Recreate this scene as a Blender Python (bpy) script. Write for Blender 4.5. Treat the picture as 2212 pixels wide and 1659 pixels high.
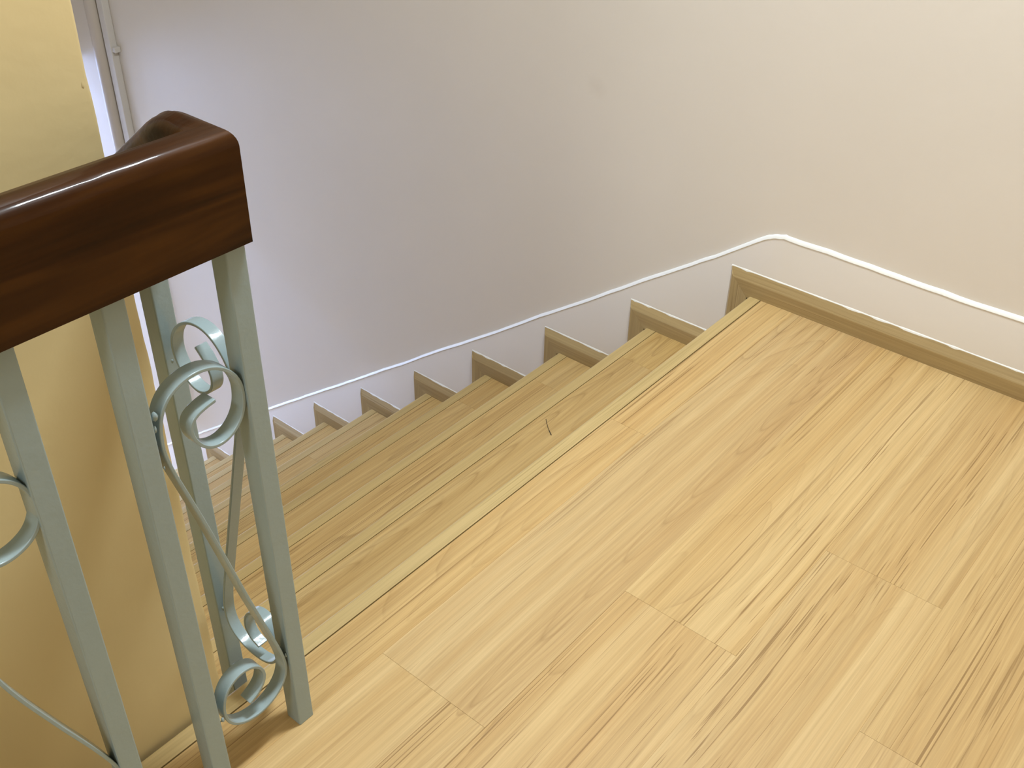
import bpy, bmesh, math, random
from mathutils import Vector, Matrix
random.seed(7)
for o in list(bpy.data.objects): bpy.data.objects.remove(o, do_unlink=True)
S = bpy.context.scene
C = S.collection

# ---------------------------------------------------------------- camera
cam_d = bpy.data.cameras.new('camera'); cam = bpy.data.objects.new('camera', cam_d); C.objects.link(cam)
RT = Vector((0.64288989, -0.76579318, 0.01591833))
DN = Vector((-0.43590983, -0.38288047, -0.8144846))
FW = Vector((0.62982157, 0.51668496, -0.57996676))
m = Matrix.Identity(4)
for i in range(3):
    m[i][0] = RT[i]; m[i][1] = -DN[i]; m[i][2] = -FW[i]
m.translation = Vector((-1.87570505, -0.87421256, 1.17873196))
cam.matrix_world = m
cam_d.sensor_width = 36.0; cam_d.sensor_fit = 'HORIZONTAL'
cam_d.lens = 2289.695 / 2212 * 36.0
cam_d.clip_start = 0.02
S.camera = cam

# ---------------------------------------------------------------- light
w = bpy.data.worlds.new('world'); S.world = w; w.use_nodes = True
w.node_tree.nodes['Background'].inputs['Color'].default_value = (1.0, 0.93, 0.84, 1)
w.node_tree.nodes['Background'].inputs['Strength'].default_value = 0.05
vs = S.view_settings
vs.view_transform = 'Standard'; vs.look = 'None'; vs.gamma = 1.0; vs.use_curve_mapping = False
vs.exposure = 0.06

def area(name, loc, sx, sy, power, col, parent=None):
    d = bpy.data.lights.new(name, 'AREA'); d.shape = 'RECTANGLE'; d.size = sx; d.size_y = sy
    d.energy = power; d.color = col
    o = bpy.data.objects.new(name, d); C.objects.link(o); o.location = loc
    if parent: o.parent = parent
    return o
LAMP_MAIN = dict(loc=(-0.66, -0.36, 2.47), sx=0.50, sy=0.14, power=46, col=(0.90, 0.985, 1.05))
LAMP_HALL = dict(loc=(-3.50, -0.62, 2.47), sx=0.45, sy=0.45, power=26, col=(0.92, 0.975, 1.00))
LAMP_LOW  = dict(loc=(-0.50, 5.60, 1.00), sx=0.50, sy=0.50, power=135, col=(0.56, 0.79, 1.52))
LIGHT_FILL = dict(loc=(-0.72, 6.17, -1.05), sx=0.90, sz=1.10, power=56, col=(0.57, 0.80, 1.50))  # made-up cool source out of view, brightens the stairwell

# ---------------------------------------------------------------- materials
class N:
    def __init__(s, name):
        s.m = bpy.data.materials.new(name); s.m.use_nodes = True
        s.t = s.m.node_tree; s.b = s.t.nodes['Principled BSDF']
        s.out = s.t.nodes['Material Output']
    def n(s, ty, **kw):
        x = s.t.nodes.new(ty)
        for k, v in kw.items(): setattr(x, k, v)
        return x
    def l(s, a, b): s.t.links.new(a, b)
    def math(s, op, a, b=None, clamp=False):
        x = s.n('ShaderNodeMath', operation=op, use_clamp=clamp)
        for i, v in enumerate((a, b)):
            if v is None: continue
            if isinstance(v, (int, float)): x.inputs[i].default_value = v
            else: s.l(v, x.inputs[i])
        return x.outputs[0]
    def vec(s, op, a, b):
        x = s.n('ShaderNodeVectorMath', operation=op)
        for i, v in enumerate((a, b)):
            if isinstance(v, (tuple, list)): x.inputs[i].default_value = v
            else: s.l(v, x.inputs[i])
        return x.outputs[0]
    def noise(s, v, scale=1.0, detail=2.0, rough=0.5, dist=0.0):
        x = s.n('ShaderNodeTexNoise'); x.inputs['Scale'].default_value = scale
        x.inputs['Detail'].default_value = detail; x.inputs['Roughness'].default_value = rough
        x.inputs['Distortion'].default_value = dist
        s.l(v, x.inputs['Vector']); return x.outputs[0]
    def ramp(s, f, pts, interp='LINEAR'):
        x = s.n('ShaderNodeValToRGB'); x.color_ramp.interpolation = interp
        els = x.color_ramp.elements
        while len(els) > 1: els.remove(els[-1])
        els[0].position = pts[0][0]; els[0].color = (*pts[0][1], 1) if len(pts[0][1]) == 3 else pts[0][1]
        for p, c in pts[1:]:
            e = els.new(p); e.color = (*c, 1)
        s.l(f, x.inputs[0]); return x.outputs[0]
    def mix(s, f, a, b, mode='MIX'):
        x = s.n('ShaderNodeMix', data_type='RGBA', blend_type=mode)
        for i, v in ((0, f), (6, a), (7, b)):
            if isinstance(v, (int, float)): x.inputs[i].default_value = v
            elif isinstance(v, tuple): x.inputs[i].default_value = (*v, 1)
            else: s.l(v, x.inputs[i])
        return x.outputs[2]
    def bump(s, hgt, strength, dist=0.01):
        x = s.n('ShaderNodeBump'); x.inputs['Strength'].default_value = strength
        x.inputs['Distance'].default_value = dist
        s.l(hgt, x.inputs['Height']); s.l(x.outputs[0], s.b.inputs['Normal'])
    def pos(s, rnd=True):
        p = s.n('ShaderNodeNewGeometry').outputs['Position']
        if not rnd: return p
        r = s.n('ShaderNodeObjectInfo').outputs['Random']
        cmb = s.n('ShaderNodeCombineXYZ')
        s.l(s.math('MULTIPLY', r, 37.0), cmb.inputs[0]); s.l(s.math('MULTIPLY', r, 11.3), cmb.inputs[1])
        s.l(s.math('MULTIPLY', r, 5.7), cmb.inputs[2])
        return s.vec('ADD', p, cmb.outputs[0])
    def rand(s): return s.n('ShaderNodeObjectInfo').outputs['Random']

def g3(v): return (v, v, v)

def P_X(k, P):
    sp = k.n('ShaderNodeSeparateXYZ'); k.l(P, sp.inputs[0]); return sp.outputs[0]

def wood_plank(name, base, light, warm, dark, contour=1.0, axis='X', rough=0.42, tint=0.5):
    """pale laminate: fibres along `axis`, broad tonal streaks, cathedral contours, thin dark grain lines"""
    k = N(name); P = k.pos()
    def sc(al, ac): return (al, ac, ac) if axis == 'X' else ((ac, al, ac) if axis == 'Y' else (ac, ac, al))
    wv = k.noise(k.vec('MULTIPLY', P, sc(1.6, 5.0)), 1.0, 1.0)
    wob = k.math('MULTIPLY', k.math('SUBTRACT', wv, 0.5), 0.022)
    cmb = k.n('ShaderNodeCombineXYZ')
    for i in range(3):
        if 'XYZ'[i] != axis: k.l(wob, cmb.inputs[i])
    Q = k.vec('ADD', P, cmb.outputs[0])
    broad = k.noise(k.vec('MULTIPLY', Q, sc(0.45, 15.0)), 1.0, 3.0, 0.6)
    mid = k.noise(k.vec('MULTIPLY', Q, sc(0.9, 62.0)), 1.0, 3.0, 0.6)
    mid2 = k.noise(k.vec('MULTIPLY', Q, sc(1.8, 190.0)), 1.0, 2.0, 0.6)
    fine = k.noise(k.vec('MULTIPLY', Q, sc(9.0, 520.0)), 1.0, 2.0, 0.6)
    lines = k.noise(k.vec('MULTIPLY', Q, sc(0.6, 280.0)), 1.0, 2.0, 0.55)
    c = k.ramp(broad, [(0.36, light), (0.50, base), (0.66, warm)])
    c = k.mix(k.math('MULTIPLY', k.ramp(mid, [(0.40, g3(0.0)), (0.66, g3(1.0))]), 0.45), c, warm)
    c = k.mix(k.math('MULTIPLY', k.ramp(mid2, [(0.42, g3(0.0)), (0.70, g3(1.0))]), 0.30), c, tuple(x * 0.62 for x in warm))
    c = k.mix(k.math('MULTIPLY', k.ramp(mid2, [(0.28, g3(1.0)), (0.46, g3(0.0))]), 0.30), c, tuple(min(1, x * 1.08) for x in light))
    # cathedral contour lines
    nn = k.noise(k.vec('MULTIPLY', Q, sc(0.95, 8.5)), 1.0, 1.2, 0.45)
    fr = k.math('FRACT', k.math('MULTIPLY', nn, 17.0))
    ln = k.ramp(fr, [(0.0, g3(0.0)), (0.62, g3(0.04)), (0.90, g3(0.45)), (0.965, g3(1.0)), (1.0, g3(0.0))])
    msk = k.ramp(k.noise(k.vec('MULTIPLY', P, sc(0.9, 6.0)), 1.0, 1.0), [(0.44, g3(0.0)), (0.60, g3(1.0))])
    brk = k.ramp(mid, [(0.35, g3(0.35)), (0.6, g3(1.0))])
    f1 = k.math('MULTIPLY', k.math('MULTIPLY', k.math('MULTIPLY', ln, msk), brk), 0.34 * contour)
    if contour > 0:
        oc = k.n('ShaderNodeTexCoord').outputs['Object']; sp = k.n('ShaderNodeSeparateXYZ'); k.l(oc, sp.inputs[0])
        def att(nm):
            a = k.n('ShaderNodeAttribute', attribute_type='OBJECT', attribute_name=nm); return a.outputs['Fac']
        yc_, sg, am = att('figure_y'), att('figure_dir'), att('figure_amount')
        yy = k.math('ADD', k.math('SUBTRACT', sp.outputs[1], yc_), k.math('MULTIPLY', k.math('SUBTRACT', wv, 0.5), 0.030))
        dd = k.math('MULTIPLY', yy, 66.0)
        d2 = k.math('MULTIPLY', dd, dd)
        ph = k.math('ADD', k.math('ADD', k.math('MULTIPLY', k.math('MULTIPLY', P_X(k, P), sg), 9.0), k.math('MULTIPLY', d2, 0.85)), k.math('MULTIPLY', k.noise(k.vec('MULTIPLY', P, sc(4.0, 25.0)), 1.0, 1.0), 1.6))
        fr2 = k.math('FRACT', ph)
        l2 = k.ramp(fr2, [(0.0, g3(0.55)), (0.10, g3(0.10)), (0.55, g3(0.0)), (0.86, g3(0.35)), (0.96, g3(1.0)), (1.0, g3(0.55))])
        fall = k.ramp(k.math('MULTIPLY', d2, 0.2), [(0.0, g3(1.0)), (0.35, g3(0.55)), (1.0, g3(0.0))])
        along = k.ramp(k.noise(k.vec('MULTIPLY', P, sc(1.1, 0.3)), 1.0, 1.0), [(0.30, g3(0.25)), (0.50, g3(1.0))])
        f3 = k.math('MULTIPLY', k.math('MULTIPLY', k.math('MULTIPLY', l2, fall), along), k.math('MULTIPLY', am, 0.62))
        c = k.mix(f3, c, tuple(0.45 * a + 0.55 * b for a, b in zip(warm, dark)))
    pore = k.noise(k.vec('MULTIPLY', Q, sc(4.5, 330.0)), 1.0, 1.0)
    pm = k.ramp(broad, [(0.40, g3(0.15)), (0.62, g3(1.0))])
    c = k.mix(k.math('MULTIPLY', k.math('MULTIPLY', k.ramp(pore, [(0.60, g3(0.0)), (0.72, g3(1.0))]), pm), 0.32), c, dark)
    c = k.mix(f1, c, dark)
    # thin straight lines
    lmask = k.ramp(k.noise(k.vec('MULTIPLY', P, sc(0.8, 9.0)), 1.0, 1.0), [(0.42, g3(0.15)), (0.62, g3(1.0))])
    f2 = k.math('MULTIPLY', k.math('MULTIPLY', k.ramp(lines, [(0.605, g3(0.0)), (0.65, g3(1.0))]), lmask), 0.72)
    c = k.mix(f2, c, dark)
    c = k.mix(k.math('MULTIPLY', k.ramp(fine, [(0.3, g3(0.0)), (0.75, g3(1.0))]), 0.16), c, dark)
    # plank to plank tone
    hv = k.n('ShaderNodeHueSaturation'); k.l(c, hv.inputs['Color'])
    r = k.rand()
    k.l(k.math('ADD', 1.0 - 0.07 * tint, k.math('MULTIPLY', r, 0.14 * tint)), hv.inputs['Value'])
    k.l(k.math('ADD', 0.95, k.math('MULTIPLY', k.math('FRACT', k.math('MULTIPLY', r, 7.3)), 0.10 * tint)), hv.inputs['Saturation'])
    k.l(hv.outputs[0], k.b.inputs['Base Color'])
    k.b.inputs['Roughness'].default_value = rough
    k.b.inputs['Specular IOR Level'].default_value = 0.35
    k.bump(k.math('ADD', k.math('MULTIPLY', f2, -0.6), k.math('MULTIPLY', fine, 0.25)), 0.12, 0.002)
    return k.m

M_FLOOR = wood_plank('floor_plank_wood', (0.610, 0.415, 0.175), (0.670, 0.480, 0.222), (0.555, 0.350, 0.132), (0.230, 0.122, 0.034))
M_TREAD = wood_plank('tread_plank_wood', (0.590, 0.395, 0.148), (0.640, 0.450, 0.188), (0.510, 0.318, 0.106), (0.225, 0.120, 0.032), contour=1.2)
M_NOSE = wood_plank('nosing_wood', (0.545, 0.395, 0.165), (0.575, 0.425, 0.188), (0.510, 0.360, 0.140), (0.400, 0.290, 0.105), contour=0.0, tint=0.3)
M_TRIM = wood_plank('trim_wood', (0.450, 0.325, 0.145), (0.495, 0.368, 0.175), (0.395, 0.277, 0.115), (0.265, 0.170, 0.062), contour=0.0, axis='Y', tint=0.3)
M_TRIMV = wood_plank('trim_wood_upright', (0.450, 0.325, 0.145), (0.495, 0.368, 0.175), (0.395, 0.277, 0.115), (0.265, 0.170, 0.062), contour=0.0, axis='Z', tint=0.3)

def plain(name, col, rough=0.6, var=0.04, bs=0.05, bscale=60, spec=0.4, big=0.03):
    k = N(name); P = k.pos(False)
    a = k.noise(P, 2.2, 3.0); b = k.noise(P, bscale, 3.0)
    d = tuple(x * (1 - var) for x in col); e = tuple(min(1, x * (1 + var)) for x in col)
    c = k.ramp(a, [(0.35, d), (0.65, e)])
    k.l(c, k.b.inputs['Base Color']); k.b.inputs['Roughness'].default_value = rough
    k.b.inputs['Specular IOR Level'].default_value = spec
    k.bump(k.math('ADD', k.math('MULTIPLY', b, 0.35), k.math('MULTIPLY', k.noise(P, bscale / 9, 2.0), 1.0)), bs, big)
    return k

def wall_paint():
    k = plain('white_wall_paint', (0.800, 0.742, 0.665), 0.55, 0.012, 0.06, 90, 0.3, 0.01)
    # one faint smudge on the plaster beside the stair head
    P = k.pos(False)
    d = k.n('ShaderNodeVectorMath', operation='DISTANCE'); k.l(P, d.inputs[0]); d.inputs[1].default_value = (0.018, 0.452, 0.352)
    dd = k.math('ADD', d.outputs['Value'], k.math('MULTIPLY', k.noise(P, 30, 2), 0.03))
    f = k.ramp(dd, [(0.012, g3(0.13)), (0.045, g3(0.0))])
    old = k.b.inputs['Base Color'].links[0].from_socket
    k.l(k.mix(f, old, (0.50, 0.40, 0.28)), k.b.inputs['Base Color'])
    return k.m
M_WALL = wall_paint()
M_SKIRT = plain('white_skirting_paint', (0.790, 0.735, 0.665), 0.45, 0.012, 0.05, 80, 0.35, 0.008).m
M_EDGE = plain('bright_white_edge_paint', (0.91, 0.91, 0.87), 0.45, 0.02, 0.08, 120, 0.5, 0.006).m
M_YELLOW = plain('yellow_wall_paint', (0.775, 0.625, 0.325), 0.42, 0.03, 0.08, 60, 0.5, 0.012).m
M_CEIL = plain('ceiling_paint', (0.80, 0.78, 0.74), 0.8, 0.01, 0.03).m
M_PVC = plain('off_white_conduit_plastic', (0.60, 0.535, 0.46), 0.5, 0.02, 0.02, 60).m
M_PVC2 = plain('white_conduit_plastic', (0.68, 0.645, 0.60), 0.5, 0.02, 0.02, 60).m
M_GREY = plain('grey_green_gloss_paint', (0.312, 0.398, 0.412), 0.20, 0.03, 0.16, 160, 0.55, 0.004).m
M_DARK = plain('dark_fibre', (0.05, 0.035, 0.02), 0.7).m
M_SLAB = plain('concrete_slab', (0.35, 0.33, 0.30), 0.9).m
M_METAL = plain('lamp_housing_white', (0.8, 0.8, 0.78), 0.5).m

def varnish():
    k = N('dark_varnished_wood'); P = k.pos(False)
    Q = k.vec('MULTIPLY', P, (2.2, 26.0, 26.0))
    wv = k.noise(Q, 1.0, 3.0, 0.6, 0.6)
    gr = k.noise(k.vec('MULTIPLY', P, (9.0, 240.0, 240.0)), 1.0, 2.0)
    c = k.ramp(wv, [(0.30, (0.013, 0.0040, 0.0010)), (0.50, (0.040, 0.0130, 0.0020)), (0.70, (0.092, 0.0330, 0.0042))])
    c = k.mix(k.math('MULTIPLY', gr, 0.35), c, (0.018, 0.005, 0.002))
    k.l(c, k.b.inputs['Base Color'])
    k.b.inputs['Roughness'].default_value = 0.36
    k.b.inputs['Coat Weight'].default_value = 0.28; k.b.inputs['Coat Roughness'].default_value = 0.07; k.b.inputs['Specular IOR Level'].default_value = 0.08
    bm_ = k.n('ShaderNodeBump'); bm_.inputs['Strength'].default_value = 0.22; bm_.inputs['Distance'].default_value = 0.003
    k.l(k.math('ADD', k.noise(k.vec('MULTIPLY', P, (14.0, 60.0, 60.0)), 1.0, 2.0), k.math('MULTIPLY', gr, 0.2)), bm_.inputs['Height'])
    k.l(bm_.outputs[0], k.b.inputs['Normal']); k.l(bm_.outputs[0], k.b.inputs['Coat Normal'])
    return k.m
M_RAIL = varnish()

def emit_mat():
    k = N('lamp_diffuser'); k.b.inputs['Base Color'].default_value = (0.9, 0.9, 0.9, 1); return k.m
M_DIFF = emit_mat()

# ---------------------------------------------------------------- mesh helpers
def obj(name, verts, faces, mat, parent=None, smooth=None, bevel=0.0, seg=2, ang=40):
    me = bpy.data.meshes.new(name); me.from_pydata(verts, [], faces); me.update()
    b = bmesh.new(); b.from_mesh(me); bmesh.ops.recalc_face_normals(b, faces=b.faces); b.to_mesh(me); b.free()
    me.materials.append(mat)
    if smooth is not None:
        me.polygons.foreach_set('use_smooth', [True] * len(me.polygons)); me.set_sharp_from_angle(angle=math.radians(smooth))
    o = bpy.data.objects.new(name, me); C.objects.link(o)
    if parent: o.parent = parent; o.matrix_parent_inverse = parent.matrix_world.inverted()
    if bevel:
        md = o.modifiers.new('bevel', 'BEVEL'); md.width = bevel; md.segments = seg; md.limit_method = 'ANGLE'; md.angle_limit = math.radians(ang)
        md.harden_normals = False
    return o
BF = [(0, 3, 2, 1), (4, 5, 6, 7), (0, 1, 5, 4), (1, 2, 6, 5), (2, 3, 7, 6), (3, 0, 4, 7)]
def bv(x0, x1, y0, y1, z0, z1):
    return [(x0, y0, z0), (x1, y0, z0), (x1, y1, z0), (x0, y1, z0), (x0, y0, z1), (x1, y0, z1), (x1, y1, z1), (x0, y1, z1)]
def box(name, x0, x1, y0, y1, z0, z1, mat, parent=None, bevel=0.0, seg=2):
    return obj(name, bv(x0, x1, y0, y1, z0, z1), BF, mat, parent, bevel=bevel, seg=seg)
def prism(name, prof, axis, a, b, mat, parent=None, smooth=None, bevel=0.0):
    """extrude 2D polygon: axis 'X' -> prof (y,z); 'Y' -> prof (x,z); 'Z' -> prof (x,y)"""
    def pt(p, s): return (s, p[0], p[1]) if axis == 'X' else ((p[0], s, p[1]) if axis == 'Y' else (p[0], p[1], s))
    n = len(prof); v = [pt(p, a) for p in prof] + [pt(p, b) for p in prof]
    f = [tuple(range(n)), tuple(range(2 * n - 1, n - 1, -1))] + [(i, (i + 1) % n, n + (i + 1) % n, n + i) for i in range(n)]
    return obj(name, v, f, mat, parent, smooth, bevel)
def struct(o): o['kind'] = 'structure'; return o
def empty(name, loc):
    o = bpy.data.objects.new(name, None); C.objects.link(o); o.location = loc; o.empty_display_size = 0.1
    bpy.context.view_layer.update(); return o
def tag(o, label, cat, group=None):
    o['label'] = label; o['category'] = cat
    if group: o['group'] = group
    return o

# ---------------------------------------------------------------- dimensions
G, H = 0.2545, 0.187
YK = [0.0008, 0.2518, 0.5093, 0.7684, 1.0105, 1.2667, 1.5246, 1.7806] + [k * G for k in range(8, 12)]
ZK = [0.0, -0.1867, -0.3732, -0.5621, -0.7441, -0.9312, -1.1155, -1.3038] + [-k * H for k in range(8, 12)]
ZB = -12 * H                                  # lower landing
JN = 0.0287                                   # nosing strip width
E_ = 0.055                                    # upright trim strip width
XW, XS = 0.018, 0.012                         # wall plane, painted skirting face
XL = -1.405                                   # stair side of the yellow wall
YF = 0.008                                    # yellow wall face
LX, BY, CZ = -4.2, -3.3, 2.55

# ---------------------------------------------------------------- structure
struct(box('wall_right', XW, XW + 0.12, BY, 6.2, ZB - 0.1, CZ, M_WALL))
struct(box('wall_left', LX - 0.12, LX, BY, YF, -0.1, CZ, M_WALL))
struct(box('wall_back', LX - 0.12, XW, BY - 0.12, BY, -0.1, CZ, M_WALL))
struct(box('wall_stairwell', XL - 0.12, XL - 0.001, YF + 0.13, 6.2, ZB - 0.1, CZ, M_WALL))
struct(box('wall_far', XL - 0.12, XW + 0.12, 6.2, 6.32, ZB - 0.1, CZ, M_WALL))
struct(box('wall_shade_header', XL, XW, 2.76, 2.88, -0.10, CZ, M_WALL))  # unseen header, added and lowered to block the lower lamp's light
struct(box('ceiling', LX - 0.12, XW + 0.12, BY - 0.12, 2.88, CZ, CZ + 0.1, M_CEIL))
struct(box('ceiling', XL, XW, 2.88, 6.2, 1.09, 1.19, M_CEIL))
struct(box('floor', XL, XW, YK[11] - 0.05, 6.2, ZB - 0.1, ZB, M_TREAD))

# yellow wall end: slightly uneven hand-plastered arris
def yellow_wall():
    v, f = [], []
    zs = []; z = -0.25
    while z < CZ: zs.append(z); z += 0.02
    zs.append(CZ)
    rr = random.Random(3); dx = 0.0
    for i, z in enumerate(zs):
        dx = dx * 0.72 + rr.uniform(-0.0008, 0.0008)
        bump = 0.002 * math.exp(-((z - 0.53) / 0.022) ** 2)
        x = XL + dx + bump
        v += [(LX, YF, z), (x - 0.004, YF, z), (x - 0.001, YF + 0.0012, z), (x, YF + 0.004, z), (x, YF + 0.13, z), (LX, YF + 0.13, z)]
    n = 6
    for i in range(len(zs) - 1):
        for k in range(n):
            a, b = i * n + k, i * n + (k + 1) % n
            f.append((a, b, b + n, a + n))
    f.append(tuple(range(n))); f.append(tuple(range((len(zs) - 1) * n + n - 1, (len(zs) - 1) * n - 1, -1)))
    return struct(obj('wall_partition', v, f, M_YELLOW, smooth=35))
yw = yellow_wall()
# small plaster chip on the arris
def blob(name, loc, r, mat, parent, sq=(1, 1, 1), seed=1):
    b = bmesh.new(); bmesh.ops.create_icosphere(b, subdivisions=2, radius=1.0)
    rr = random.Random(seed)
    vv = []; 
    for q in b.verts:
        s = 1 + rr.uniform(-0.16, 0.16)
        vv.append((loc[0] + q.co.x * r * sq[0] * s, loc[1] + q.co.y * r * sq[1] * s, loc[2] + q.co.z * r * sq[2] * s))
    ff = [tuple(q.index for q in p.verts) for p in b.faces]; b.free()
    return obj(name, vv, ff, mat, parent, smooth=60)
blob('plaster_chip', (XL - 0.006, YF, 0.842), 0.0020, M_YELLOW, yw, (0.8, 0.12, 1.6), 5)

# landing floor: slab + planks + nosing strip
slab = struct(box('floor', LX, -0.001, BY, -0.012, -0.14, -0.010, M_SLAB))
rows = [-JN - 0.0012, -0.1075, -0.2985, -0.4895, -0.6775]
while rows[-1] > BY + 0.2: rows.append(rows[-1] - 0.189)
rows[-1] = BY + 0.001
joints = [[-0.5595, -1.7745, -2.9895], [-1.217, -2.432], [-0.895, -2.11], [-0.6155, -1.83, -3.0], [-0.898, -2.113], [-0.35, -1.565, -2.78], [-1.0, -2.215], [-0.6, -1.8], [-1.1, -2.3], [-0.4, -1.6, -2.8], [-0.9, -2.1], [-0.6, -1.8]]
GAP = 0.00012
FIG_ROW2, FIG_TREAD1 = -0.264, 0.197
fig = random.Random(21)
def figure(p, yc_=None, d=None, amt=None):
    p['figure_y'] = fig.uniform(-0.06, 0.06) if yc_ is None else yc_
    p['figure_dir'] = fig.choice((-1.0, 1.0)) if d is None else d
    p['figure_amount'] = (fig.uniform(0.4, 0.9) if fig.random() < 0.45 else 0.0) if amt is None else amt
for i in range(len(rows) - 1):
    y1, y0 = rows[i] - 0.00003, rows[i + 1] + 0.00003
    xs = [-0.0004] + joints[i % len(joints)] + [LX + 0.002]
    for a, b in zip(xs[:-1], xs[1:]):
        x1, x0 = a - GAP, b + GAP
        cx, cy = (x0 + x1) / 2, (y0 + y1) / 2
        p = box('plank', x0 - cx, x1 - cx, y0 - cy, y1 - cy, -0.0105, 0.0, M_FLOOR, bevel=0.00018, seg=1)
        p.location = (cx, cy, 0); p.parent = slab
        if i == 1 and x1 > -0.1: figure(p, FIG_ROW2 - cy, -1.0, 1.0)
        elif i == 4 and x1 > -0.1: figure(p, -0.72 - cy, -1.0, 0.6)
        else: figure(p)
def nose_prof(y, z):
    """flat top, rounded outer lip that turns down over the riser"""
    r = 0.007; pts = [(y - JN, z - 0.010), (y - JN, z), (y - r, z)]
    for i in range(1, 7):
        a = math.pi / 2 * (1 - i / 6); pts.append((y - r + r * math.cos(a), z - r + r * math.sin(a)))
    pts += [(y, z - 0.032), (y - 0.006, z - 0.034), (y - 0.006, z - 0.010)]
    return pts
prism('nosing_strip', nose_prof(YK[0], 0.0002), 'X', LX + 0.002, -0.0005, M_NOSE, slab, smooth=30)

# ---------------------------------------------------------------- painted skirting with bright edge
def skirting():
    SL = H / G; zl, al = 0.157, 0.1324
    ya = (al - zl) / SL
    path = []
    y = BY
    while y < ya - 0.040: path.append((y, zl)); y += 0.03
    for i in range(9):                       # eased knee
        t = i / 8; yy = ya - 0.025 + 0.05 * t
        q0, q1, q2 = (ya - 0.025, zl), (ya, zl), (ya + 0.025, al - SL * (ya + 0.025))
        path.append(tuple((1 - t) ** 2 * q0[k] + 2 * t * (1 - t) * q1[k] + t * t * q2[k] for k in (0, 1)))
    y = ya + 0.045
    while y < 2.75: path.append((y, al - SL * y)); y += 0.03
    rr = random.Random(11); d = 0; top = []
    for (yy, zz) in path:
        d = d * 0.75 + rr.uniform(-0.0011, 0.0011); top.append((yy, zz + d))
    # slab body
    v, f = [], []
    for (yy, zz) in top:
        # hide the lower edge behind the wood trims / treads
        k = max(0, min(11, sum(1 for q in YK if q + 0.02 < yy)))
        lo = (ZK[k] if k < 12 else ZB) - 0.03
        if yy < 0: lo = -0.03
        lo = min(lo, zz - 0.25)
        v += [(XW, yy, zz), (XS + 0.0012, yy, zz - 0.0015), (XS, yy, zz - 0.005), (XS, yy, lo), (XW, yy, lo)]
    n = 5
    for i in range(len(top) - 1):
        for k in range(n):
            a, b = i * n + k, i * n + (k + 1) % n
            f.append((a, b, b + n, a + n))
    f.append(tuple(range(n))); L = (len(top) - 1) * n; f.append(tuple(range(L + n - 1, L - 1, -1)))
    o = struct(obj('baseboard_right', v, f, M_SKIRT, smooth=25))
    # bead of thick white paint along the top edge
    v, f = [], []; rr = random.Random(5); ww = 0
    for i, (yy, zz) in enumerate(top):
        ww = ww * 0.7 + rr.uniform(-0.0008, 0.0008)
        a, b = zz + 0.0034 + ww, zz - 0.0068 + ww * 0.5
        v += [(XW + 0.001, yy, a), (XW - 0.0016, yy, a - 0.0008), (XS + 0.0005, yy, a - 0.003), (XS - 0.0012, yy, b + 0.002), (XS + 0.001, yy, b)]
    for i in range(len(top) - 1):
        for k in range(n):
            p, q = i * n + k, i * n + (k + 1) % n
            f.append((p, q, q + n, p + n))
    f.append(tuple(range(n))); f.append(tuple(range(L + n - 1, L - 1, -1)))
    e = obj('painted_edge', v, f, M_EDGE, o, smooth=60); e['label'] = 'bright white paint bead along the skirting top'
skirting()

# ---------------------------------------------------------------- wooden wall trims, one per step
TF, TB = 0.034, 0.052
def trim(k):
    y0 = BY if k == 0 else YK[k - 1] + E_
    y1 = YK[k] + E_; z = ZK[k]; zn = ZK[k + 1] if k < 11 else ZB
    t = struct(empty('trim_%d' % (k + 1), (XS, y1, z)))
    prof = [(0.0, z - 0.006), (0.0, z + TF - 0.002), (0.0006, z + TF), (XS - 0.0015, z + TB - 0.0006), (XS, z + TB - 0.001), (XS, z - 0.006)]
    # horizontal board, mitred into the upright strip at its outer end
    v = []
    for s, (x, zz) in [(0, p) for p in prof] + [(1, p) for p in prof]:
        if s == 0: v.append((x, y0 + (0.0004 if k else 0), zz))
        else:
            fr = max(0.0, min(1.0, (zz - (z - 0.006)) / TB))
            v.append((x, y1 - 0.050 + 0.050 * fr, zz))
    n = 6
    f = [tuple(range(n)), tuple(range(2 * n - 1, n - 1, -1))] + [(i, (i + 1) % n, n + (i + 1) % n, n + i) for i in range(n)]
    obj('skirting_board', v, f, M_TRIM, t)
    ub = zn - 0.004
    a, b = y1 - 0.0497, y1
    v = [(0.0, a, ub), (0.0, b - 0.008, ub), (XS - 0.001, b, ub), (XS, b, ub), (XS, a, ub),
         (0.0, a, z - 0.006), (0.0, b - 0.008, z + TF + 0.004), (XS - 0.001, b, z + TB - 0.001), (XS, b, z + TB - 0.001), (XS, a, z - 0.006)]
    f = [(0, 1, 2, 3, 4), (5, 9, 8, 7, 6), (0, 5, 6, 1), (1, 6, 7, 2), (2, 7, 8, 3), (3, 8, 9, 4), (4, 9, 5, 0)]
    f = [q for q in f if q != (5, 9, 8, 7, 6)] + [(5, 9, 8), (5, 8, 7), (5, 7, 6)]
    obj('upright_strip', v, f, M_TRIMV, t)
    # thin bead of white filler on top
    rr = random.Random(k); v, f = [], []; ys = []; y = y0
    while y < y1: ys.append(y); y += 0.02
    ys.append(y1 + 0.001)
    for y in ys:
        s = rr.uniform(0.7, 1.3)
        v += [(XS + 0.0003, y, z + TB - 0.0012), (XS - 0.0020 * s, y, z + TB - 0.0022), (XS - 0.0012 * s, y, z + TB + 0.0008 * s), (XS + 0.0003, y, z + TB + 0.0024 * s)]
    for i in range(len(ys) - 1):
        for q in range(4):
            p, r = i * 4 + q, i * 4 + (q + 1) % 4
            f.append((p, r, r + 4, p + 4))
    obj('filler_bead', v, f, M_EDGE, t)
for k in range(12): trim(k)

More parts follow.
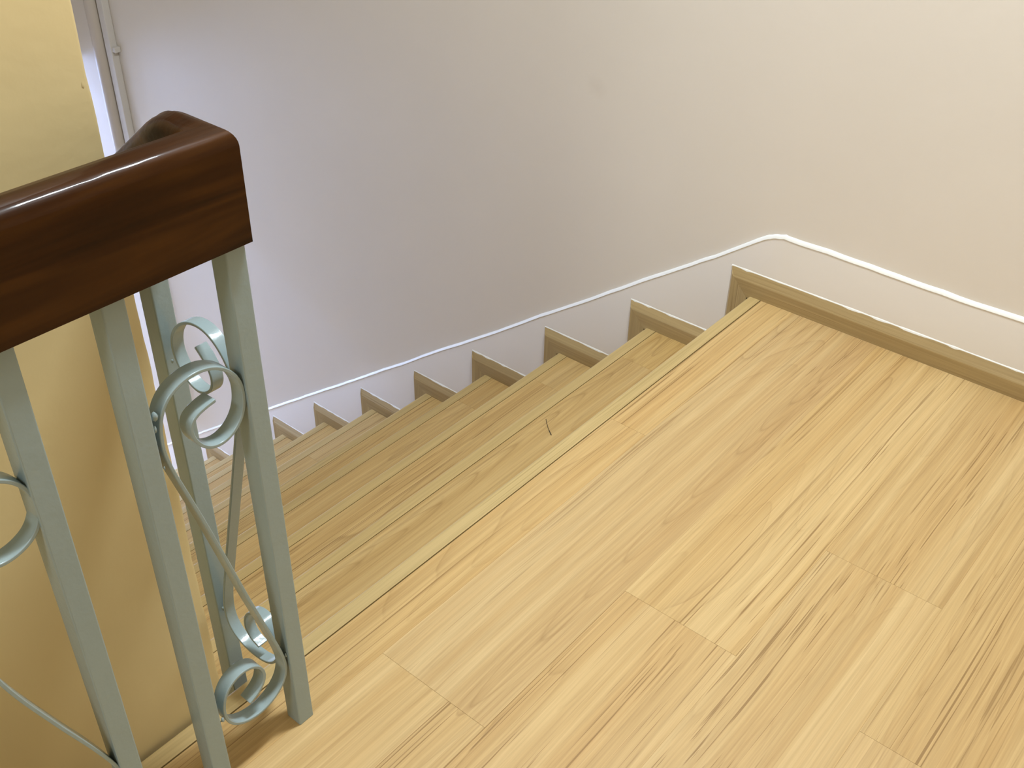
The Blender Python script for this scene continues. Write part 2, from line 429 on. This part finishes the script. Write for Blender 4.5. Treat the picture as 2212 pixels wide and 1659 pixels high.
# ---------------------------------------------------------------- staircase
st = tag(empty('staircase', (-0.7, YK[11], ZB)), 'descending staircase of pale wood plank treads with narrow nosing strips', 'staircase')
XA, XB = XL + 0.0005, -0.0005
tj = {1: -0.143, 2: -0.138, 3: -0.1435, 4: -0.62, 5: -0.30, 6: -0.9, 7: -0.45, 8: -0.75, 9: -0.3, 10: -1.0, 11: -0.5}
for k in range(0, 12):
    yk, zk = YK[k], ZK[k]
    zn = ZK[k + 1] if k < 11 else ZB
    r = box('riser', XA, XB, yk - 0.024, yk - 0.0065, zn - 0.001, zk - 0.0105 - (0.0 if k else 0.0), M_TREAD, st)
    if k == 0: continue
    yb = YK[k - 1] - 0.0240
    t = box('tread', XA, XB, yb, yk - 0.024, zk - 0.030, zk - 0.0105, M_SLAB, st)
    xs = [XB, tj[k], XA]
    for a, b in zip(xs[:-1], xs[1:]):
        x1, x0 = a - GAP, b + GAP; y1, y0 = yk - JN - 0.0014, YK[k - 1] - 0.0065
        cx, cy = (x0 + x1) / 2, (y0 + y1) / 2
        p = box('plank', x0 - cx, x1 - cx, y0 - cy, y1 - cy, -0.0105, 0.0, M_TREAD, bevel=0.00025, seg=1)
        p.location = Vector((cx, cy, zk)) ; p.parent = t
        if k == 1: figure(p, FIG_TREAD1 - cy, 1.0, 1.0)
        else: figure(p)
    prism('nosing_strip', nose_prof(yk, zk + 0.0002), 'X', XA, XB, M_NOSE, t, smooth=30)

# ---------------------------------------------------------------- railing
rail = tag(empty('stair_railing', (-1.361, -0.10, 0)), 'stair railing with grey painted iron bars and scrolls under a dark varnished handrail', 'railing')
PX, PY, WX, WY = -1.3725, -0.1128, 0.023, 0.0258
RC = (PX + WX / 2, PY + WY / 2)               # centre line of both rail runs
ZR0, ZR1, HW, HX = 0.7058, 0.8190, 0.0215, 0.0150
SL = H / G
def drop(y): return 0.0 if y < -0.055 else (-SL * (y + 0.037) if y > -0.015 else -SL * 0.5 * ((y + 0.055) ** 2) / 0.04 * 1.1)
def handrail():
    prof = []; r = 0.0165
    prof += [(-HW, ZR0), (HW, ZR0)]
    for i in range(8):
        a = math.pi / 2 * i / 7; prof.append((HW - r + r * math.cos(a), ZR1 - 0.0015 - r + r * math.sin(a)))
    prof.append((0.0, ZR1))
    for i in range(8):
        a = math.pi / 2 + math.pi / 2 * i / 7; prof.append((-HW + r + r * math.cos(a), ZR1 - 0.0015 - r + r * math.sin(a)))
    n = len(prof)
    path = [((LX + 0.001, RC[1]), (0, -1)), ((-2.2, RC[1]), (0, -1)), ((-1.5, RC[1]), (0, -1)), ((RC[0], RC[1]), (1, -1))]
    y = -0.062
    ys = [-0.062, -0.055, -0.048, -0.041, -0.034, -0.027, -0.020, -0.010, 0.02, 0.5, 1.0, 1.6, 2.2, 2.62]
    path += [((RC[0], y), (1, 0)) for y in ys]
    v, f = [], []
    for (px, py), (nx, ny) in path:
        dz = drop(py) if nx == 1 and ny == 0 else 0
        for u, z in prof: v.append((px + u * (HX / HW if u > 0 else 1.0) * nx, py + u * ny, z + dz))
    for i in range(len(path) - 1):
        for k in range(n):
            a, b = i * n + k, i * n + (k + 1) % n
            f.append((a, b, b + n, a + n))
    f.append(tuple(range(n))); L = (len(path) - 1) * n; f.append(tuple(range(L + n - 1, L - 1, -1)))
    o = obj('handrail', v, f, M_RAIL, rail, smooth=50, bevel=0.0035, seg=3, ang=55)
    o['label'] = 'dark reddish brown varnished wooden handrail'
handrail()

def post(x, y, z0, z1):
    o = box('baluster', -WX / 2, WX / 2, -WY / 2, WY / 2, 0, z1 - z0, M_GREY, bevel=0.0016, seg=3)
    o.location = Vector((x, y, z0)) - rail.location; o.parent = rail
    return o
yc = RC[1]
rights = [-1.3495, -1.4799, -1.5822, -1.712, -1.8143, -1.944, -2.0463, -2.176, -2.2783, -2.408, -2.5103, -2.640, -2.7423, -2.872, -2.9743, -3.104, -3.2063, -3.336, -3.4383, -3.568, -3.6703, -3.800, -3.9023, -4.032]
for x in rights: post(x - WX / 2, yc, -0.0005, ZR0 + 0.006)
for k in range(0, 11):
    y = YK[k] + 0.047
    post(RC[0], y, ZK[k + 1] - 0.0005, ZR0 + drop(y) + 0.010)

def spline(pts, sub=8):
    P = [Vector(p) for p in pts]; out = []
    for i in range(len(P) - 1):
        a = P[i - 1] if i else P[0] * 2 - P[1]; b, c = P[i], P[i + 1]; d = P[i + 2] if i + 2 < len(P) else P[-1] * 2 - P[-2]
        for s in range(sub):
            t = s / sub
            out.append(0.5 * ((2 * b) + (c - a) * t + (2 * a - 5 * b + 4 * c - d) * t * t + (3 * b - a - 3 * c + d) * t ** 3))
    out.append(P[-1]); return out
def smooth_pts(P, it=2):
    P = [Vector(p) for p in P]
    for _ in range(it):
        P = [P[0]] + [(P[i - 1] + 2 * P[i] + P[i + 1]) / 4 for i in range(1, len(P) - 1)] + [P[-1]]
    return P
def scroll(pts, plane, c, it=1, wid=0.0150, th=0.0036):
    Q = spline(smooth_pts(pts, it), 6); v, f = [], []
    for i, p in enumerate(Q):
        t = (Q[min(i + 1, len(Q) - 1)] - Q[max(i - 1, 0)]).normalized(); nn = Vector((-t.y, t.x))
        for a, b in ((-1, -1), (1, -1), (1, 1), (-1, 1)):
            q = p + nn * (a * th / 2)
            v.append((q.x, c + b * wid / 2, q.y) if plane == 'XZ' else (c + b * wid / 2, q.x, q.y))
    for i in range(len(Q) - 1):
        for k in range(4):
            a, b = i * 4 + k, i * 4 + (k + 1) % 4
            f.append((a, b, b + 4, a + 4))
    f.append((0, 1, 2, 3)); L = (len(Q) - 1) * 4; f.append((L + 3, L + 2, L + 1, L))
    return obj('scroll', v, f, M_GREY, rail, smooth=40, bevel=0.0008, seg=2, ang=60)

FR = [(-1.4077, 0.5485), (-1.4188, 0.5465), (-1.431, 0.5435), (-1.4386, 0.5369), (-1.4408, 0.5275), (-1.4382, 0.5147), (-1.4305, 0.502), (-1.4198, 0.4947), (-1.4062, 0.4929), (-1.3929, 0.4979), (-1.3815, 0.5093), (-1.3764, 0.5211), (-1.3742, 0.5344), (-1.3742, 0.5481), (-1.3784, 0.5616), (-1.3867, 0.5741), (-1.4001, 0.5848), (-1.4141, 0.5896), (-1.4304, 0.5899), (-1.4446, 0.586), (-1.4569, 0.5795), (-1.4661, 0.568), (-1.4708, 0.5549), (-1.4730, 0.5406), (-1.4735, 0.519), (-1.4700, 0.5002), (-1.4600, 0.4630), (-1.4493, 0.4252), (-1.4255, 0.3294), (-1.4126, 0.2671), (-1.3905, 0.1891), (-1.3790, 0.1440), (-1.3747, 0.1186), (-1.3800, 0.0960), (-1.3984, 0.0797), (-1.4195, 0.072), (-1.4414, 0.0748), (-1.4588, 0.0852), (-1.4690, 0.1002), (-1.4725, 0.12), (-1.4680, 0.1413), (-1.4588, 0.1558), (-1.4426, 0.164), (-1.4258, 0.1625), (-1.4125, 0.1521), (-1.4065, 0.1358), (-1.4103, 0.1204), (-1.4205, 0.1098), (-1.4353, 0.1033)]
s1 = scroll(FR, 'XZ', yc, wid=0.0190, th=0.0040)
BK = [(-0.0225, 0.5545), (-0.0328, 0.546), (-0.0423, 0.5327), (-0.045, 0.519), (-0.0393, 0.5044), (-0.0251, 0.4940), (-0.0109, 0.4900), (0.0058, 0.4955), (0.0187, 0.5117), (0.0261, 0.5317), (0.0209, 0.5531), (0.0046, 0.5723), (-0.0185, 0.5853), (-0.0403, 0.5869), (-0.0573, 0.5796), (-0.0711, 0.5660), (-0.0805, 0.5470), (-0.0845, 0.5250), (-0.0840, 0.5050), (-0.0767, 0.4853), (-0.0569, 0.4101), (-0.0246, 0.3069), (0.0076, 0.1926), (0.0250, 0.1389), (0.0280, 0.1050), (0.0180, 0.0810), (-0.0020, 0.0690), (-0.0348, 0.0668), (-0.0588, 0.0744), (-0.0770, 0.0930), (-0.0830, 0.1180), (-0.0790, 0.1430), (-0.0668, 0.1590), (-0.0480, 0.1630), (-0.0300, 0.1540), (-0.0180, 0.1360), (-0.0150, 0.1154), (-0.0220, 0.0980), (-0.0404, 0.0945)]
s2 = scroll(BK, 'YZ', RC[0])
LF = [(-1.638, 0.548), (-1.650, 0.547), (-1.662, 0.542), (-1.670, 0.532), (-1.671, 0.520), (-1.666, 0.509), (-1.655, 0.501), (-1.641, 0.4985), (-1.625, 0.502), (-1.6105, 0.510), (-1.6023, 0.524), (-1.6003, 0.543), (-1.6050, 0.563), (-1.6160, 0.579), (-1.633, 0.589), (-1.652, 0.592), (-1.671, 0.588), (-1.687, 0.577), (-1.698, 0.560), (-1.7035, 0.538), (-1.7045, 0.50), (-1.700, 0.44), (-1.6819, 0.3608), (-1.6471, 0.2737), (-1.6209, 0.2082), (-1.6020, 0.152), (-1.5985, 0.125), (-1.606, 0.100), (-1.625, 0.081), (-1.648, 0.074), (-1.672, 0.078), (-1.692, 0.092), (-1.7025, 0.116), (-1.700, 0.142), (-1.686, 0.160), (-1.666, 0.168), (-1.648, 0.162), (-1.636, 0.147), (-1.635, 0.128), (-1.645, 0.112), (-1.661, 0.105)]
s3 = scroll(LF, 'XZ', yc, wid=0.0190, th=0.0040)
# weld beads
for i, (s, loc, r, sq) in enumerate([(s1, (-1.4748, yc - 0.0085, 0.566), 0.0036, (0.9, 0.7, 1.5)), (s1, (-1.4772, yc - 0.0085, 0.552), 0.0022, (0.9, 0.7, 2.0)), (s1, (-1.4768, yc - 0.009, 0.504), 0.0011, (0.8, 0.7, 2.4)), (s1, (-1.3735, yc - 0.006, 0.532), 0.0017, (0.8, 1, 3.0)),
                                    (s1, (-1.3740, yc - 0.0075, 0.136), 0.0016, (0.8, 1, 2.2)), (s1, (-1.4752, yc - 0.009, 0.112), 0.0024, (0.9, 0.8, 1.6)),
                                    (s2, (RC[0] - 0.006, 0.0305, 0.512), 0.0014, (1, 1, 1.8)), (s2, (RC[0] - 0.006, 0.0305, 0.116), 0.0016, (1, 1, 2.2)), (s3, (-1.6025, yc - 0.0065, 0.536), 0.0017, (0.8, 1, 3.0))]):
    blob('weld_bead', loc, r, M_GREY, s, sq, i + 20)

# ---------------------------------------------------------------- conduits on the stair wall
def conduit_round(y, r, label):
    prof = [(XW - r * 0.72 + r * math.cos(a), y + r * math.sin(a)) for a in [2 * math.pi * i / 24 for i in range(24)]]
    o = prism('conduit_pipe', prof, 'Z', ZB + 0.6, CZ - 0.002, M_PVC, smooth=40)
    return tag(o, label, 'pipe')
def x_clip(o): 
    return o
t1 = empty('conduit_pipe', (XW, 2.495, -1.4))
n_ = 24; rp = 0.025
prof = [(XW - rp + 0.001 + rp * math.cos(2 * math.pi * i / n_), 2.497 + rp * math.sin(2 * math.pi * i / n_)) for i in range(n_)]
prism('pipe_run', prof, 'Z', -1.55, CZ - 0.002, M_PVC, t1, smooth=40)
for z in (-0.95, 0.55, 1.6):
    pr2 = [(XW - rp + 0.001 + (rp + 0.003) * math.cos(2 * math.pi * i / n_), 2.497 + (rp + 0.003) * math.sin(2 * math.pi * i / n_)) for i in range(n_)]
    prism('saddle_clip', [(min(a, XW - 0.0005), b) for a, b in pr2], 'Z', z, z + 0.02, M_PVC, t1, smooth=40)
tag(t1, 'cream round conduit pipe running up the stairwell wall', 'pipe')
t2 = empty('cable_trunking', (XW, 2.435, -1.4))
box('trunking_channel', XW - 0.026, XW - 0.0003, 2.430, 2.464, -1.50, CZ - 0.002, M_PVC2, t2, bevel=0.002)
for z in (-0.80, 0.0, 0.8, 1.6):
    box('side_clip', XW - 0.022, XW - 0.0003, 2.412, 2.432, z - 0.004, z + 0.014, M_PVC2, t2, bevel=0.002)
tag(t2, 'narrow white cable trunking with small side clips beside the conduit pipe', 'trunking')

# ---------------------------------------------------------------- litter
def strand(name, pts, r, label):
    v, f = [], []; Q = spline([Vector(p) for p in pts], 5)
    for i, p in enumerate(Q):
        t = (Q[min(i + 1, len(Q) - 1)] - Q[max(i - 1, 0)]).normalized(); a = t.cross(Vector((0, 0, 1))).normalized(); b = a.cross(t)
        rr = r * (1.0 if i < len(Q) - 4 else 1.7)
        for k in range(6):
            an = k * math.pi / 3; v.append(tuple(p + a * math.cos(an) * rr + b * math.sin(an) * rr))
    for i in range(len(Q) - 1):
        for k in range(6):
            q, s = i * 6 + k, i * 6 + (k + 1) % 6
            f.append((q, s, s + 6, q + 6))
    f.append(tuple(range(6))); L = (len(Q) - 1) * 6; f.append(tuple(range(L + 5, L - 1, -1)))
    return tag(obj(name, v, f, M_DARK, smooth=60), label, 'stalk')
zt = ZK[1] + 0.0005
strand('dried_stalk', [(-0.4440, 0.2050, zt), (-0.4540, 0.1950, zt + 0.0006), (-0.4660, 0.1815, zt), (-0.4800, 0.1625, zt)], 0.0006, 'thin dark dried stalk lying on the first tread down')

# ---------------------------------------------------------------- lamps
def lamp(name, label, d, zc):
    x, y, z = d['loc']; sx, sy = d['sx'], d['sy']
    t = empty(name, (x, y, zc)); tag(t, label, 'lamp')
    box('housing', x - sx / 2 - 0.03, x + sx / 2 + 0.03, y - sy / 2 - 0.03, y + sy / 2 + 0.03, z + 0.012, zc + 0.0005, M_METAL, t, bevel=0.006)
    box('diffuser', x - sx / 2, x + sx / 2, y - sy / 2, y + sy / 2, z + 0.003, z + 0.0125, M_DIFF, t)
    l = area(name + '_light', (x, y, z), sx, sy, d['power'], d['col'])
    return t
lamp('ceiling_lamp', 'white panel ceiling lamp above the stair head', LAMP_MAIN, CZ)
lamp('ceiling_lamp', 'square white ceiling lamp over the hall beside the yellow wall', LAMP_HALL, CZ)
lamp('ceiling_lamp', 'cool white ceiling lamp over the lower landing', LAMP_LOW, 1.09)

# ---------------------------------------------------------------- lower landing window (unseen, added as cool fill light for the stair wall)
def window():
    d = LIGHT_FILL; x, y, z = d['loc']; a, b = d['sx'] / 2, d['sz'] / 2
    t = struct(empty('window_1', (x, 6.2, z - b)))
    for (x0, x1, z0, z1) in ((x - a - 0.06, x - a, z - b - 0.06, z + b + 0.06), (x + a, x + a + 0.06, z - b - 0.06, z + b + 0.06), (x - a, x + a, z - b - 0.06, z - b), (x - a, x + a, z + b, z + b + 0.06), (x - 0.02, x + 0.02, z - b, z + b)):
        box('fill_frame_bar', x0, x1, 6.175, 6.201, z0, z1, M_METAL, t)
    for s_ in (-1, 1):
        box('fill_pane', x + min(s_ * 0.02, s_ * a), x + max(s_ * 0.02, s_ * a), 6.192, 6.2005, z - b, z + b, M_DIFF, t)
    l = area('window_light', (x, y, z), d['sx'], d['sz'], d['power'], d['col'])
    l.rotation_euler = (math.radians(-90), 0, 0)
window()
